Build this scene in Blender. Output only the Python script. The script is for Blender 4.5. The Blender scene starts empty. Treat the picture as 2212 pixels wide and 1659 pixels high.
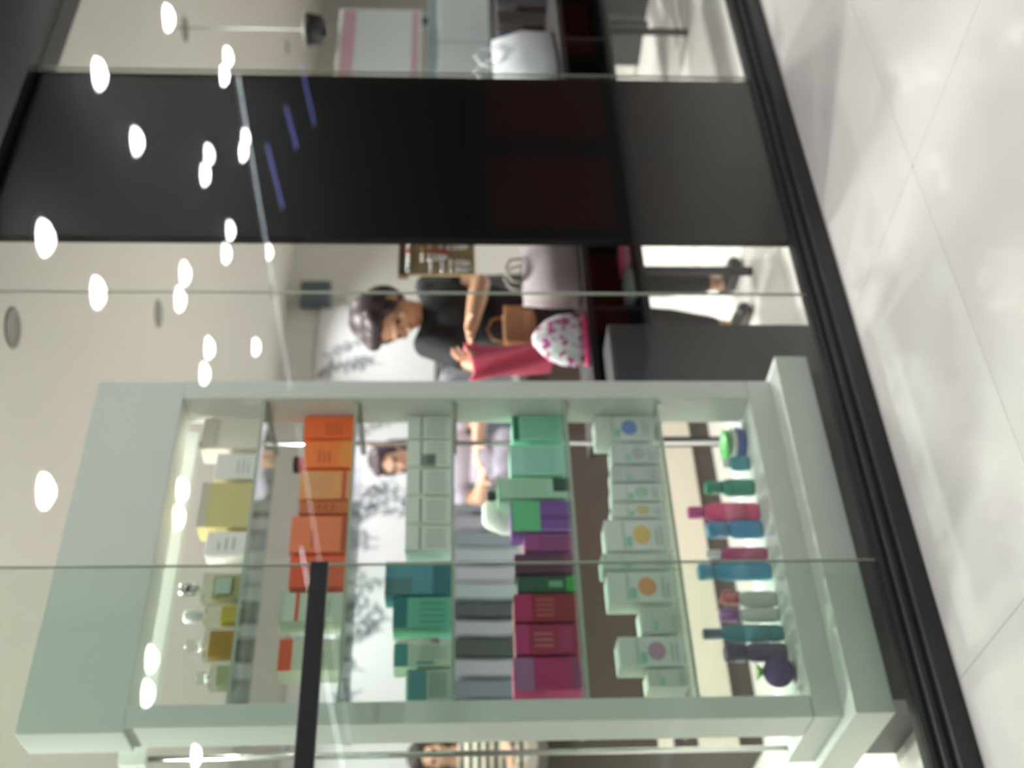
import bpy, bmesh, math, random
from mathutils import Vector, Matrix
random.seed(4)
S = bpy.context.scene
COL = S.collection

# ------------------------------------------------------------------ camera
H, DIST, YAW, PITCH = 1.25, 2.67, math.radians(38.7), math.atan(141 / 2510)
fh = Vector((math.sin(YAW), math.cos(YAW), 0)); upv = Vector((0, 0, 1))
rt = Vector((math.cos(YAW), -math.sin(YAW), 0))
fw = fh * math.cos(PITCH) - upv * math.sin(PITCH)
uu = upv * math.cos(PITCH) + fh * math.sin(PITCH)
cam_d = bpy.data.cameras.new('camera'); cam = bpy.data.objects.new('camera', cam_d); COL.objects.link(cam)
cx, cy, cz = -uu, rt, -fw                       # the phone was held on its side: frame top = to the viewer's right
M = Matrix(((cx.x, cy.x, cz.x, 0), (cx.y, cy.y, cz.y, -DIST), (cx.z, cy.z, cz.z, H), (0, 0, 0, 1)))
cam.matrix_world = M
cam_d.sensor_fit = 'HORIZONTAL'; cam_d.sensor_width = 36; cam_d.lens = 2510 / 2212 * 36
cam_d.clip_start = 0.05; cam_d.clip_end = 120
cam_d.dof.use_dof = True; cam_d.dof.focus_distance = 1.55; cam_d.dof.aperture_fstop = 3.7
S.camera = cam

# ------------------------------------------------------------------ world, exposure, light levels
W = bpy.data.worlds.new('world'); S.world = W; W.use_nodes = True
W.node_tree.nodes['Background'].inputs[0].default_value = (0.9, 0.95, 1, 1)
W.node_tree.nodes['Background'].inputs[1].default_value = 0.02
S.view_settings.view_transform = 'Standard'; S.view_settings.look = 'None'
S.view_settings.exposure = 0.0; S.view_settings.gamma = 1; S.view_settings.use_curve_mapping = False
MALL_LAMP = 74.0
SHOP_WATT = 41.0
WINDOW_WATT = 22.0

# ------------------------------------------------------------------ helpers
def lin(c):
    c = c.lstrip('#'); v = [int(c[i:i+2], 16) / 255 for i in (0, 2, 4)]
    return tuple(x / 12.92 if x <= 0.04045 else ((x + 0.055) / 1.055) ** 2.4 for x in v) + (1,)

MATS = {}
def mat(name, col='#ffffff', rough=0.5, metal=0.0, spec=0.5, noise=0.0, nscale=8, emit=None, estr=0, trans=0, sheen=0, gain=1.0, bump=0):
    if name in MATS: return MATS[name]
    m = bpy.data.materials.new(name); m.use_nodes = True; nt = m.node_tree; b = nt.nodes['Principled BSDF']
    c = lin(col) if isinstance(col, str) else col
    c = tuple(min(1, x * gain) for x in c[:3]) + (1,)
    b.inputs['Base Color'].default_value = c; b.inputs['Roughness'].default_value = rough
    b.inputs['Metallic'].default_value = metal; b.inputs['Specular IOR Level'].default_value = spec
    if trans: b.inputs['Transmission Weight'].default_value = trans
    if sheen: b.inputs['Sheen Weight'].default_value = sheen
    if noise or bump:
        n = nt.nodes.new('ShaderNodeTexNoise'); n.inputs['Scale'].default_value = nscale; n.inputs['Detail'].default_value = 4
        tc = nt.nodes.new('ShaderNodeTexCoord'); nt.links.new(tc.outputs['Object'], n.inputs['Vector'])
        if noise:
            r = nt.nodes.new('ShaderNodeMix'); r.data_type = 'RGBA'
            r.inputs[6].default_value = tuple(x * (1 - noise) for x in c[:3]) + (1,)
            r.inputs[7].default_value = tuple(min(1, x * (1 + noise)) for x in c[:3]) + (1,)
            nt.links.new(n.outputs['Fac'], r.inputs[0]); nt.links.new(r.outputs[2], b.inputs['Base Color'])
        if bump:
            bp = nt.nodes.new('ShaderNodeBump'); bp.inputs['Strength'].default_value = bump; bp.inputs['Distance'].default_value = 0.01
            nt.links.new(n.outputs['Fac'], bp.inputs['Height']); nt.links.new(bp.outputs['Normal'], b.inputs['Normal'])
    if emit:
        b.inputs['Emission Color'].default_value = lin(emit); b.inputs['Emission Strength'].default_value = estr
    MATS[name] = m; return m

def glass_mat(name, tint, ior=1.5):
    """thin architectural glass: tinted see-through plus Fresnel mirror reflection on each surface"""
    if name in MATS: return MATS[name]
    m = bpy.data.materials.new(name); m.use_nodes = True; nt = m.node_tree; nt.nodes.clear()
    o = nt.nodes.new('ShaderNodeOutputMaterial'); mx = nt.nodes.new('ShaderNodeMixShader')
    t = nt.nodes.new('ShaderNodeBsdfTransparent'); t.inputs[0].default_value = lin(tint)
    g = nt.nodes.new('ShaderNodeBsdfGlossy'); g.inputs['Roughness'].default_value = 0.0
    f = nt.nodes.new('ShaderNodeFresnel'); f.inputs['IOR'].default_value = ior
    # same reflectance on entering and leaving (no total reflection, the pane does not bend light)
    geo = nt.nodes.new('ShaderNodeNewGeometry'); mi = nt.nodes.new('ShaderNodeMath'); mi.operation = 'MULTIPLY_ADD'
    mi.inputs[1].default_value = 1 / ior - ior; mi.inputs[2].default_value = ior
    nt.links.new(geo.outputs['Backfacing'], mi.inputs[0])
    # Fresnel node inverts the IOR on back faces itself, so feed the inverse there
    nt.links.new(mi.outputs[0], f.inputs['IOR'])
    nt.links.new(f.outputs[0], mx.inputs[0]); nt.links.new(t.outputs[0], mx.inputs[1]); nt.links.new(g.outputs[0], mx.inputs[2])
    nt.links.new(mx.outputs[0], o.inputs[0]); MATS[name] = m; return m

class MB:
    def __init__(s): s.bm = bmesh.new()
    def box(s, x0, x1, y0, y1, z0, z1, bev=0.0):
        r = bmesh.ops.create_cube(s.bm, size=1)
        for v in r['verts']:
            v.co = Vector(((x0 + x1) / 2 + v.co.x * (x1 - x0), (y0 + y1) / 2 + v.co.y * (y1 - y0), (z0 + z1) / 2 + v.co.z * (z1 - z0)))
        if bev:
            es = list({e for v in r['verts'] for e in v.link_edges})
            bmesh.ops.bevel(s.bm, geom=es, offset=bev, segments=2, affect='EDGES', profile=0.6)
        return s
    def lathe(s, prof, c=(0, 0, 0), n=24, sx=1, sy=1):
        rings = []
        for r, z in prof:
            rings.append([s.bm.verts.new((c[0] + r * sx * math.cos(2 * math.pi * k / n), c[1] + r * sy * math.sin(2 * math.pi * k / n), c[2] + z)) for k in range(n)])
        for a, b in zip(rings, rings[1:]):
            for k in range(n): s.bm.faces.new((a[k], a[(k + 1) % n], b[(k + 1) % n], b[k]))
        s.bm.faces.new(rings[0][::-1]); s.bm.faces.new(rings[-1])
        return s
    def tube(s, pts, r, n=8):
        pts = [Vector(p) for p in pts]; rings = []
        for i, p in enumerate(pts):
            d = (pts[min(i + 1, len(pts) - 1)] - pts[max(i - 1, 0)]).normalized()
            a = d.orthogonal().normalized() if i == 0 else (pa - d * pa.dot(d)).normalized()
            pa = a; b = d.cross(a)
            rr = r[i] if isinstance(r, (list, tuple)) else r
            rings.append([s.bm.verts.new(p + (a * math.cos(2 * math.pi * k / n) + b * math.sin(2 * math.pi * k / n)) * rr) for k in range(n)])
        for a, b in zip(rings, rings[1:]):
            for k in range(n): s.bm.faces.new((a[k], a[(k + 1) % n], b[(k + 1) % n], b[k]))
        s.bm.faces.new(rings[0][::-1]); s.bm.faces.new(rings[-1])
        return s
    def ell(s, c, r, rot=None, u=16, v=10):
        c = Vector(c); nv = s.bm.verts.new; nf = s.bm.faces.new
        def P(x, y, z):
            p = Vector((x * r[0], y * r[1], z * r[2]))
            return nv((rot @ p if rot else p) + c)
        lo = P(0, 0, -1); rings = []
        for j in range(1, v):
            t = -math.pi / 2 + math.pi * j / v; ct, st = math.cos(t), math.sin(t)
            rings.append([P(ct * math.cos(2 * math.pi * k / u), ct * math.sin(2 * math.pi * k / u), st) for k in range(u)])
        hi = P(0, 0, 1)
        for k in range(u):
            q = (k + 1) % u
            nf((lo, rings[0][q], rings[0][k])); nf((hi, rings[-1][k], rings[-1][q]))
        for a, b in zip(rings, rings[1:]):
            for k in range(u): q = (k + 1) % u; nf((a[k], a[q], b[q], b[k]))
        return s
    def limb(s, p0, p1, r0, r1):
        p0, p1 = Vector(p0), Vector(p1); L = (p1 - p0).length; n = max(3, int(L / (min(r0, r1) * 0.5)))
        for i in range(n + 1):
            t = i / n; r = r0 + (r1 - r0) * t
            s.ell(p0.lerp(p1, t), (r, r, r), u=12, v=8)
        return s
    def prism(s, prof, x0, x1):          # profile in (y,z) swept along x
        a = [s.bm.verts.new((x0, y, z)) for y, z in prof]; b = [s.bm.verts.new((x1, y, z)) for y, z in prof]; n = len(prof)
        for k in range(n): s.bm.faces.new((a[k], a[(k + 1) % n], b[(k + 1) % n], b[k]))
        s.bm.faces.new(a[::-1]); s.bm.faces.new(b); return s
    def poly(s, pts): s.bm.faces.new([s.bm.verts.new(p) for p in pts]); return s
    def mesh(s, name, smooth=False, recalc=True):
        if recalc: bmesh.ops.recalc_face_normals(s.bm, faces=s.bm.faces)
        me = bpy.data.meshes.new(name); s.bm.to_mesh(me); s.bm.free()
        if smooth:
            me.polygons.foreach_set('use_smooth', [True] * len(me.polygons))
        return me
    def build(s, name, m, parent=None, smooth=False):
        return link(name, s.mesh(name, smooth), m, parent)

def link(name, me, m, parent=None):
    o = bpy.data.objects.new(name, me); COL.objects.link(o)
    if m is not None:
        me.materials.clear(); me.materials.append(m)
    if parent is not None: o.parent = parent
    return o
def tag(o, label=None, cat=None, group=None, kind=None):
    for k, v in (('label', label), ('category', cat), ('group', group), ('kind', kind)):
        if v: o[k] = v
    return o
def empty(name, label, cat, group=None, loc=(0, 0, 0), rz=0):
    o = bpy.data.objects.new(name, None); COL.objects.link(o); o.location = loc; o.rotation_euler = (0, 0, rz)
    o.empty_display_size = 0.05
    return tag(o, label, cat, group)
def struct(o, label=None): return tag(o, label, kind='structure')

# ------------------------------------------------------------------ materials of the setting
M_TILE = mat('floor_tile', '#e6e3df', 0.06, noise=0.02, nscale=1.2)
M_GROUT = mat('grout', '#d2cec7', 0.6)
M_BLACK = mat('black_aluminium', '#1d1d1f', 0.32, noise=0.15, nscale=30)
M_WHITEWALL = mat('shop_white_paint', '#d9d6d0', 0.7, noise=0.02, nscale=2)
M_SHOPCEIL = mat('shop_ceiling_paint', '#d6d3cc', 0.75, noise=0.02, nscale=2)
M_SHOPFLOOR = mat('shop_floor', '#e6e2da', 0.25, noise=0.02, nscale=2)
M_PILLAR = mat('pillar_black_panel', '#121112', 0.3, spec=0.2, noise=0.2, nscale=3)
M_MALLCEIL = mat('mall_ceiling', '#4a4847', 0.8)
M_FAR = mat('mall_dark_wall', '#3a3635', 0.6, noise=0.3, nscale=0.6)

# ------------------------------------------------------------------ setting: floor
fl = MB().box(-8, 20, -27, -0.012, -0.10, -0.012).build('floor', M_GROUT); struct(fl, 'glossy cream tiled floor of the mall walkway')
GAP = 0.0009
xs = [1.17 + 1.2 * k for k in range(-3, 8)]
ys = [-0.012, -0.65] + [-0.65 - 1.2 * k for k in range(1, 6)]
for j in range(len(ys) - 1):
    w, d = 1.2 - 2 * GAP, ys[j] - ys[j + 1] - 2 * GAP
    me = MB().box(-w / 2, w / 2, -d / 2, d / 2, -0.012, 0, 0.0012).mesh('tile')
    for i in range(len(xs) - 1):
        t = link('tile', me, M_TILE, fl); t.location = ((xs[i] + xs[i + 1]) / 2, (ys[j] + ys[j + 1]) / 2, 0)
far_f = MB().box(-8, xs[0], -27, -0.012, -0.012, 0).box(xs[-1], 20, -27, -0.012, -0.012, 0).box(xs[0], xs[-1], -27, ys[-1], -0.012, 0).build('floor_far', M_TILE, fl)
tag(far_f, kind='stuff')
sf = MB().box(-2, 14, 0.045, 6.2, -0.10, 0).build('floor_shop', M_SHOPFLOOR); struct(sf, 'pale polished floor inside the shop')

# ------------------------------------------------------------------ setting: shop shell and mall shell
struct(MB().box(-2, 14, 6.0, 6.2, 0, 2.85).build('wall_back', M_WHITEWALL), 'white back wall of the shop')
struct(MB().box(-2.2, -2, 0.05, 6.2, 0, 2.85).build('wall_left', M_WHITEWALL), 'white side wall of the shop')
struct(MB().box(14, 14.2, 0.05, 6.2, 0, 2.85).build('wall_right', M_WHITEWALL), 'far white side wall of the shop')
struct(MB().box(-2.2, 14.2, 0.14, 6.2, 2.85, 3.0).build('ceiling', M_SHOPCEIL), 'white ceiling inside the shop')
struct(MB().box(-8, 20, -27, 0.0, 3.5, 3.6).build('ceiling_mall', M_MALLCEIL), 'dark grey ceiling over the mall walkway')
struct(MB().box(-8, 20, -27.2, -27, 0, 3.5).build('wall_opposite', M_FAR), 'dark wall across the mall')
struct(MB().box(-8.2, -8, -27, 0, 0, 3.5).box(20, 20.2, -27, 0, 0, 3.5).build('wall_mall_end', M_FAR), 'dark end walls of the mall')
hd = MB().box(-8, 20, -0.05, 0.14, 2.75, 3.5).build('trim_1', M_BLACK); struct(hd, 'black header band above the shop glass')
prof = [(-0.052, 0), (-0.052, 0.052), (-0.047, 0.057), (-0.030, 0.059), (-0.030, 0.078), (-0.026, 0.082), (-0.010, 0.083), (-0.010, 0.104), (0.045, 0.104), (0.045, 0)]
bs = MB().prism(prof, -8, 20).build('baseboard_front', M_BLACK); struct(bs, 'black stepped metal sill along the foot of the shop glass')
pl = MB().box(2.768, 3.632, 0.02, 0.05, 0.104, 2.75, 0.003).build('wall_pillar', M_PILLAR); struct(pl, 'dark glossy panel pillar standing behind the shop glass')
MB().prism([(0.015, 0.104), (0.02, 0.14), (0.02, 0.104)], 2.768, 3.632).build('foot_trim', M_BLACK, pl)

# glass panes, joints at 1.54 / 2.51 / 3.5
GL = glass_mat('pane_glass', '#f9fbfa'); GLG = glass_mat('pane_glass_green', '#f0f6f2'); M_SEAL = mat('clear_seal', '#b9c0b2', 0.4)
edges = [-0.46, 0.54, 1.54, 2.51, 3.632, 4.75, 5.80]
for i in range(len(edges) - 1):
    a, b = edges[i] + 0.0012, edges[i + 1] - 0.0012
    w = MB().box(a, b, 0.0, 0.012, 0.104, 2.75).build('window_%d' % (i + 1), GLG if b < 1.6 else GL)
    struct(w, ('greenish' if b < 1.6 else 'clear') + ' shop front glass pane')
    MB().box(b, b + 0.0024, 0.001, 0.011, 0.104, 2.75).build('seal', M_SEAL, w)
    if i == 1:
        r = MB().box(0.60, 1.522, -0.045, -0.020, 1.553, 1.599, 0.003).build('push_rail', M_BLACK, w)
        tag(r, 'black horizontal rail across the green glass pane')
        for bx in (0.70, 1.46): MB().box(bx, bx + 0.03, -0.04, 0.0, 1.562, 1.592, 0.002).build('bracket', M_BLACK, r)

# ------------------------------------------------------------------ lamps of the mall ceiling
M_LAMP = mat('lamp_dome', '#ffffff', 0.4, emit='#fffdfb', estr=MALL_LAMP)
M_RING = mat('lamp_ring', '#d8d8d8', 0.4)
ring_me = MB().lathe([(0.13, 0.0), (0.135, -0.012), (0.125, -0.022), (0.1, -0.022)], n=28).mesh('rim', True)
dome_me = MB().lathe([(0.001, -0.078), (0.04, -0.074), (0.075, -0.055), (0.095, -0.035), (0.1, -0.018)], n=28).mesh('diffuser', True)
rows = [(8.15, -2.83), (6.27, -1.98), (4.73, -1.93), (6.64, -2.83), (10.03, -4.55), (9.72, -4.54), (8.53, -4.55), (8.25, -4.55), (10.2, -5.72), (9.97, -5.73),
        (8.76, -5.74), (8.41, -5.72), (10.41, -7.69), (6.97, -4.52), (6.67, -4.52), (7.13, -5.68), (6.81, -5.67), (8.87, -7.7), (5.16, -2.83), (3.64, -2.81),
        (5.48, -5.58), (5.24, -5.62), (3.93, -5.53), (3.68, -5.58), (3.94, -7.5)]
walk_fill = [(x, -1.05) for x in (-1.4, -0.2, 1.0, 2.2, 3.4)] + [(x, -1.95) for x in (-1.4, -0.2, 1.0, 2.2)] + [(x, -2.83) for x in (-1.4, -0.2, 1.0, 2.2)]  # extra lamps outside the view, added to brighten the walkway floor
REF_LABELS = ['downlight mirrored in the glass beyond the pillar', 'downlight mirrored high on the pillar near the header', 'largest downlight mirrored on the pillar edge', 'single downlight mirrored mid pillar above the twin pair', 'blue-haloed downlight mirrored at the pillar edge by the light line', 'small downlight mirrored just under the blue-haloed one', 'upper downlight of the twin pair mirrored on the pillar middle', 'lower downlight of the twin pair mirrored on the pillar middle', 'upper downlight of the pair mirrored beside the long light line on the pillar', 'lower downlight of the pair mirrored beside the long light line on the pillar', 'bluish downlight mirrored where pillar meets shop ceiling', 'warm downlight mirrored under the bluish one by the pillar', 'downlight mirrored beside the light line just past the pillar', 'first downlight of the close pair mirrored on the white shop ceiling', 'second downlight of the close pair mirrored on the white shop ceiling', 'first downlight of the pair mirrored above the display unit corner', 'second downlight of the pair mirrored above the display unit corner', 'lone downlight mirrored over the wall behind the woman in black', 'big glowing downlight mirrored on the shop ceiling by the pillar', 'big glowing downlight mirrored on the shop ceiling above the display unit', 'first downlight of the pair mirrored over the yellow-gold carton', 'second downlight of the pair mirrored over the yellow-gold carton', 'first downlight of the pair mirrored over the perfume bottles', 'second downlight of the pair mirrored over the perfume bottles', 'lone downlight mirrored outside the display unit post']
for i, (x, y) in enumerate(rows + walk_fill):
    ref = i < len(rows)
    o = empty('ceiling_downlight', REF_LABELS[i] if ref else 'added white ceiling downlight brightening the walkway beside the shop front',
              'ceiling light', 'downlights mirrored in the shop glass' if ref else 'added downlights over the walkway', (x, y, 3.5))
    link('rim', ring_me, M_RING, o); link('diffuser', dome_me, M_LAMP, o)
M_STRIP = mat('strip_white', '#ffffff', 0.4, emit='#e8f4ff', estr=7); M_STRIPB = mat('strip_blue', '#ffffff', 0.4, emit='#8d92ff', estr=5)
def strip(x0, y0, x1, y1, m, label, w=0.05):
    d = Vector((x1 - x0, y1 - y0, 0)); L = d.length
    o = empty('linear_light', label, 'ceiling light', None, (x0, y0, 3.5), math.atan2(d.y, d.x))
    MB().box(0, L, -w, w, -0.035, 0).build('housing', M_RING, o); MB().box(0.02, L - 0.02, -w * 0.6, w * 0.6, -0.042, -0.035).build('diffuser', m, o)
strip(10.36, -5.0, 10.36, -23.5, M_STRIP, 'long thin white light line slanting across the glass')
strip(9.2, -12.8, 9.2, -22.5, mat('strip_bright', '#ffffff', 0.4, emit='#e8f4ff', estr=18), 'bright white light line ending over the black rail')
strip(11.36, -6.77, 11.77, -8.22, M_STRIPB, 'violet light streak mirrored in the black pillar')
strip(13.1, -7.56, 13.57, -8.68, M_STRIPB, 'short violet light streak beside the longer one')
strip(14.94, -8.2, 15.69, -9.95, M_STRIPB, 'blue light streak mirrored near the pillar edge')

# kiosk on the walkway behind the viewer, seen only as a dark mirror image
kk = empty('mall_kiosk', 'dark red mall kiosk mirrored dimly in the black pillar', 'kiosk', None, (0, 0, 0))
MB().box(4.6, 9.5, -3.6, -2.75, 0.0, 1.02, 0.01).build('body', mat('kiosk_dark', '#241a1a', 0.5), kk)
MB().box(4.5, 9.6, -3.65, -2.62, 1.02, 1.08, 0.008).build('countertop', mat('kiosk_top', '#171515', 0.3), kk)
for k in range(5):
    MB().box(4.75 + k * 0.95, 5.45 + k * 0.95, -2.748, -2.735, 0.1, 0.95, 0.004).build('red_panel', mat('kiosk_red', '#7c1f1c', 0.5), kk)
MB().box(4.7, 9.4, -3.62, -3.5, 1.08, 2.3).build('back_panel', mat('kiosk_dark'), kk)

# ------------------------------------------------------------------ lamps added to light the shop interior (shine only downwards)
for i, (x, y) in enumerate([(0.8, 0.75), (1.5, 0.75), (2.3, 0.75), (2.9, 0.62), (4.3, 0.8), (1.4, 2.4), (2.8, 2.4), (4.4, 2.2), (6.2, 1.6), (2.8, 5.2), (4.3, 5.25), (5.8, 5.25), (7.4, 5.2), (10.0, 4.4)]):
    o = empty('added_spotlight', 'small added spotlight in the white shop ceiling', 'ceiling light', 'added spotlights of the shop', (x, y, 2.85))
    MB().lathe([(0.075, 0.0), (0.078, -0.006), (0.066, -0.008), (0.062, -0.002)], n=20).build('rim', mat('spot_rim', '#8d8a86', 0.4), o, True)
    ld = bpy.data.lights.new('added_bulb', 'AREA'); ld.shape = 'DISK'; ld.size = 0.12; ld.energy = WINDOW_WATT if y < 1 else (SHOP_WATT if y < 5 else SHOP_WATT * 0.6); ld.spread = math.radians(125); ld.color = (1.0, 0.98, 0.955)
    lo = bpy.data.objects.new('added_bulb', ld); COL.objects.link(lo); lo.parent = o; lo.location = (0, 0, -0.012)

# ------------------------------------------------------------------ display unit behind the glass
M_UNIT = mat('unit_lacquer', '#d4d8d2', 0.4, noise=0.02, nscale=3)
M_TOE = mat('unit_toe', '#4a4b4d', 0.5)
M_SHELFGL = glass_mat('shelf_glass', '#eef6f0'); M_SHELFEDGE = mat('shelf_edge', '#a7b5a6', 0.2); M_CHROME = mat('chrome', '#c8c8c8', 0.2, metal=1)
un_ = empty('display_unit', 'tall white display unit with glass shelves behind the shop glass', 'display unit', None, (0, 0, 0))
MB().box(1.166, 1.226, 0.15, 0.28, 0.31, 2.05, 0.003).build('post', M_UNIT, un_)
MB().box(2.205, 2.272, 0.15, 0.28, 0.31, 2.05, 0.003).build('post', M_UNIT, un_)
MB().box(1.155, 2.268, 0.15, 0.28, 2.05, 2.312, 0.003).build('header_panel', M_UNIT, un_)
MB().box(1.137, 2.298, 0.06, 0.47, 0.13, 0.232, 0.003).build('base_box', M_UNIT, un_)
MB().box(1.166, 2.272, 0.15, 0.47, 0.232, 0.308, 0.003).build('base_riser', M_UNIT, un_)
MB().box(1.18, 2.262, 0.085, 0.45, 0.0, 0.13).build('toe_kick', M_TOE, un_)
for x in (1.196, 2.238):
    MB().tube([(x, 0.435, 0.308), (x, 0.435, 2.05)], 0.008, 10).build('rear_rod', M_CHROME, un_, True)
MB().box(1.17, 2.262, 0.40, 0.45, 2.05, 2.12).build('rear_rail', M_UNIT, un_)
SH = [1.81, 1.53, 1.237, 0.89, 0.603]
for z in SH:
    s = MB().box(1.228, 2.203, 0.165, 0.445, z - 0.009, z).build('glass_shelf', M_SHELFGL, un_)
    MB().box(1.228, 2.203, 0.1615, 0.165, z - 0.009, z).build('front_edge', M_SHELFEDGE, s)
    for bx in (1.226, 2.195): MB().box(bx, bx + 0.010, 0.17, 0.44, z - 0.019, z - 0.0095).build('bracket', M_CHROME, s)

# ------------------------------------------------------------------ goods on the shelves
def pm(c, rough=0.45, gain=1.0):
    v = [int(c[i:i+2], 16) for i in (1, 3, 5)]; k = 0.0 if min(v) > 190 else 0.14
    c = '#%02x%02x%02x' % tuple(int(x + (max(x, 225) - x) * k) for x in v)
    return mat('print_' + c.strip('#') + ('%d' % (rough * 100)), c, rough, noise=0.04, nscale=40, gain=gain)
def carton(x0, x1, z, h, col, label, prints=(), name='carton', depth=0.07, y0=0.235, group=None, side=None, rz=0):
    """folding carton with a closed top flap; prints = (x0,x1,z0,z1 as fractions of the front, colour, part name)"""
    w = x1 - x0 - 0.004
    o = empty(name, label, 'box', group, ((x0 + x1) / 2, y0, z + 0.0004), math.radians(rz))
    MB().box(-w / 2, w / 2, 0, depth, 0, h, 0.0016).build('carton_body', pm(col), o)
    MB().box(-w / 2 + 0.004, w / 2 - 0.004, 0.004, depth - 0.002, h, h + 0.0012).build('top_flap', pm(side or col), o)
    for (a, b, c, d, pc, pn) in prints:
        MB().box(-w / 2 + a * w, -w / 2 + b * w, -0.0008, 0.001, c * h, d * h).build(pn, pm(pc), o)
    return o
def lines(n, x0, x1, z0, z1, col, seed=0):
    rr = random.Random(seed); out = []
    for k in range(n):
        f = (z1 - z0) / n; zz = z0 + f * k
        out.append((x0, x0 + (x1 - x0) * (0.6 + 0.4 * rr.random()), zz + 0.25 * f, zz + 0.65 * f, col, 'text_line'))
    return out
def vlines(n, x0, x1, z0, z1, col):
    f = (x1 - x0) / n
    return [(x0 + f * k + 0.25 * f, x0 + f * k + 0.6 * f, z0, z1, col, 'text_line') for k in range(n)]
def disc_print(o, x, z, rx, rz_, col, nm='emblem'):
    mb = MB(); f = [mb.bm.verts.new((x + rx * math.cos(2 * math.pi * k / 20), -0.0012, z + rz_ * math.sin(2 * math.pi * k / 20))) for k in range(20)]
    b = [mb.bm.verts.new((v.co.x, 0.001, v.co.z)) for v in f]
    mb.bm.faces.new(f); mb.bm.faces.new(b[::-1])
    for k in range(20): mb.bm.faces.new((f[k], f[(k + 1) % 20], b[(k + 1) % 20], b[k]))
    return mb.build(nm, pm(col), o)
def bottle(x, z, h, r, col, label, cap='#f2f2ee', y=0.28, sy=0.7, kind='shampoo', name='bottle', band=None, capr=0.55, caph=0.2, up=True):
    o = empty(name, label, 'bottle', None, (x, y, z + 0.0004))
    hb = h * (1 - caph)
    p = [(r * 0.86, 0), (r, 0.012), (r, hb * 0.72), (r * 0.93, hb * 0.82), (r * 0.7, hb * 0.93), (r * 0.42, hb)]
    MB().lathe(p, n=24, sy=sy).build('bottle_body', pm(col, 0.3), o, True)
    c = r * capr
    MB().lathe([(c, hb - 0.002), (c, h - 0.006), (c * 0.85, h)], n=20).build('cap', pm(cap, 0.35), o, True)
    if band: MB().lathe([(r + 0.0006, hb * 0.22), (r + 0.0008, hb * 0.62)], n=24, sy=sy).build('label_band', pm(band), o, True)
    return o

# -- top shelf: cream cartons and perfume
z = SH[0]
carton(2.075, 2.195, z, 0.185, '#e3decd', 'large cream carton on the top glass shelf beside the post', [(0.1, 0.9, 0.72, 0.8, '#cfc9b6', 'stripe')], depth=0.08)
carton(1.965, 2.060, z, 0.13, '#e9e9e2', 'small white carton between the cream carton and the yellow one', lines(3, 0.2, 0.8, 0.2, 0.55, '#c3cac4', 1))
o = carton(1.797, 1.955, z, 0.16, '#cfc27c', 'wide yellow-gold carton on the top glass shelf', [(0, 1, 0.86, 1.0, '#d8d3bd', 'top_band'), (0, 1, 0.0, 0.1, '#d9cf9a', 'bottom_band')], depth=0.08)
carton(1.705, 1.785, z, 0.125, '#efeee8', 'narrow white carton beside the yellow-gold carton', lines(3, 0.2, 0.75, 0.3, 0.8, '#bfc8c4', 2))
M_PGL = glass_mat('perfume_glass', '#f0f2ea')
def perfume(x, w, h, liq, label, cap, fill=0.75, y=0.28, band=None):
    o = empty('perfume_bottle', label, 'perfume', None, (x, y, z + 0.0004)); hb = h * 0.66
    MB().box(-w / 2, w / 2, -0.02, 0.02, 0, hb, 0.006).build('flacon', M_PGL, o)
    MB().box(-w / 2 + 0.005, w / 2 - 0.005, -0.014, 0.014, 0.006, 0.006 + (hb - 0.012) * fill, 0.003).build('perfume_liquid', pm(liq, 0.15), o)
    MB().lathe([(0.011, hb - 0.001), (0.011, hb + 0.012)], n=16).build('collar', mat('gold', '#c9a64c', 0.25, metal=1), o, True)
    MB().lathe([(0.018, hb + 0.012), (0.018, h - 0.004), (0.014, h)], n=20).build('stopper', cap, o, True)
    if band: MB().box(-w * 0.3, w * 0.3, -0.0215, -0.0203, hb * 0.35, hb * 0.7).build('label_plate', pm(band), o)
CAPS = mat('silver_cap', '#d5d5d5', 0.2, metal=1); CAPG = mat('gold'); CAPC = glass_mat('clear_cap', '#f2f4f2')
perfume(1.622, 0.085, 0.19, '#b9b787', 'perfume bottle with pale green label on the top shelf', CAPS, 0.8, band='#a9bfae')
perfume(1.537, 0.062, 0.165, '#d6bf4e', 'slim perfume bottle with bright gold liquid', CAPG, 0.6)
perfume(1.449, 0.088, 0.15, '#b98c3a', 'square amber perfume bottle on the top shelf', CAPC, 0.92)
perfume(1.355, 0.068, 0.11, '#b7bf9c', 'short pale green perfume bottle at the shelf end', CAPC, 0.8)

# -- second shelf: orange boxes
z = SH[1]
carton(2.112, 2.200, z, 0.158, '#ff6420', 'bright orange carton against the unit post', lines(4, 0.15, 0.8, 0.25, 0.6, '#c8421a', 3), depth=0.09)
carton(2.005, 2.108, z, 0.150, '#fb7422', 'bright orange carton with a small pink pot on top', [(0, 1, 0.0, 0.3, '#f08a2c', 'lower_band')] + lines(3, 0.15, 0.8, 0.45, 0.75, '#b84a1c', 4), depth=0.09)
j = empty('cream_pot', 'small pink pot with black lid on an orange carton', 'jar', None, (2.05, 0.285, z + 0.1524))
MB().lathe([(0.022, 0), (0.026, 0.004), (0.026, 0.018), (0.022, 0.02)], n=20).build('pot_body', pm('#d9676c', 0.3), j, True)
MB().lathe([(0.027, 0.02), (0.027, 0.032), (0.024, 0.035)], n=20).build('lid', pm('#17161a', 0.3), j, True)
carton(1.892, 1.996, z, 0.155, '#eb9a52', 'light tan-orange carton with a red stripe low down', [(0, 1, 0.12, 0.2, '#c8452c', 'red_stripe'), (0.08, 0.92, 0.45, 0.9, '#e09a5a', 'label_panel')], depth=0.08)
carton(1.842, 1.888, z, 0.150, '#c75f2a', 'narrow dark orange carton beside the tan-orange one', lines(3, 0.2, 0.8, 0.3, 0.7, '#a5481f', 5), depth=0.08)
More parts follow.
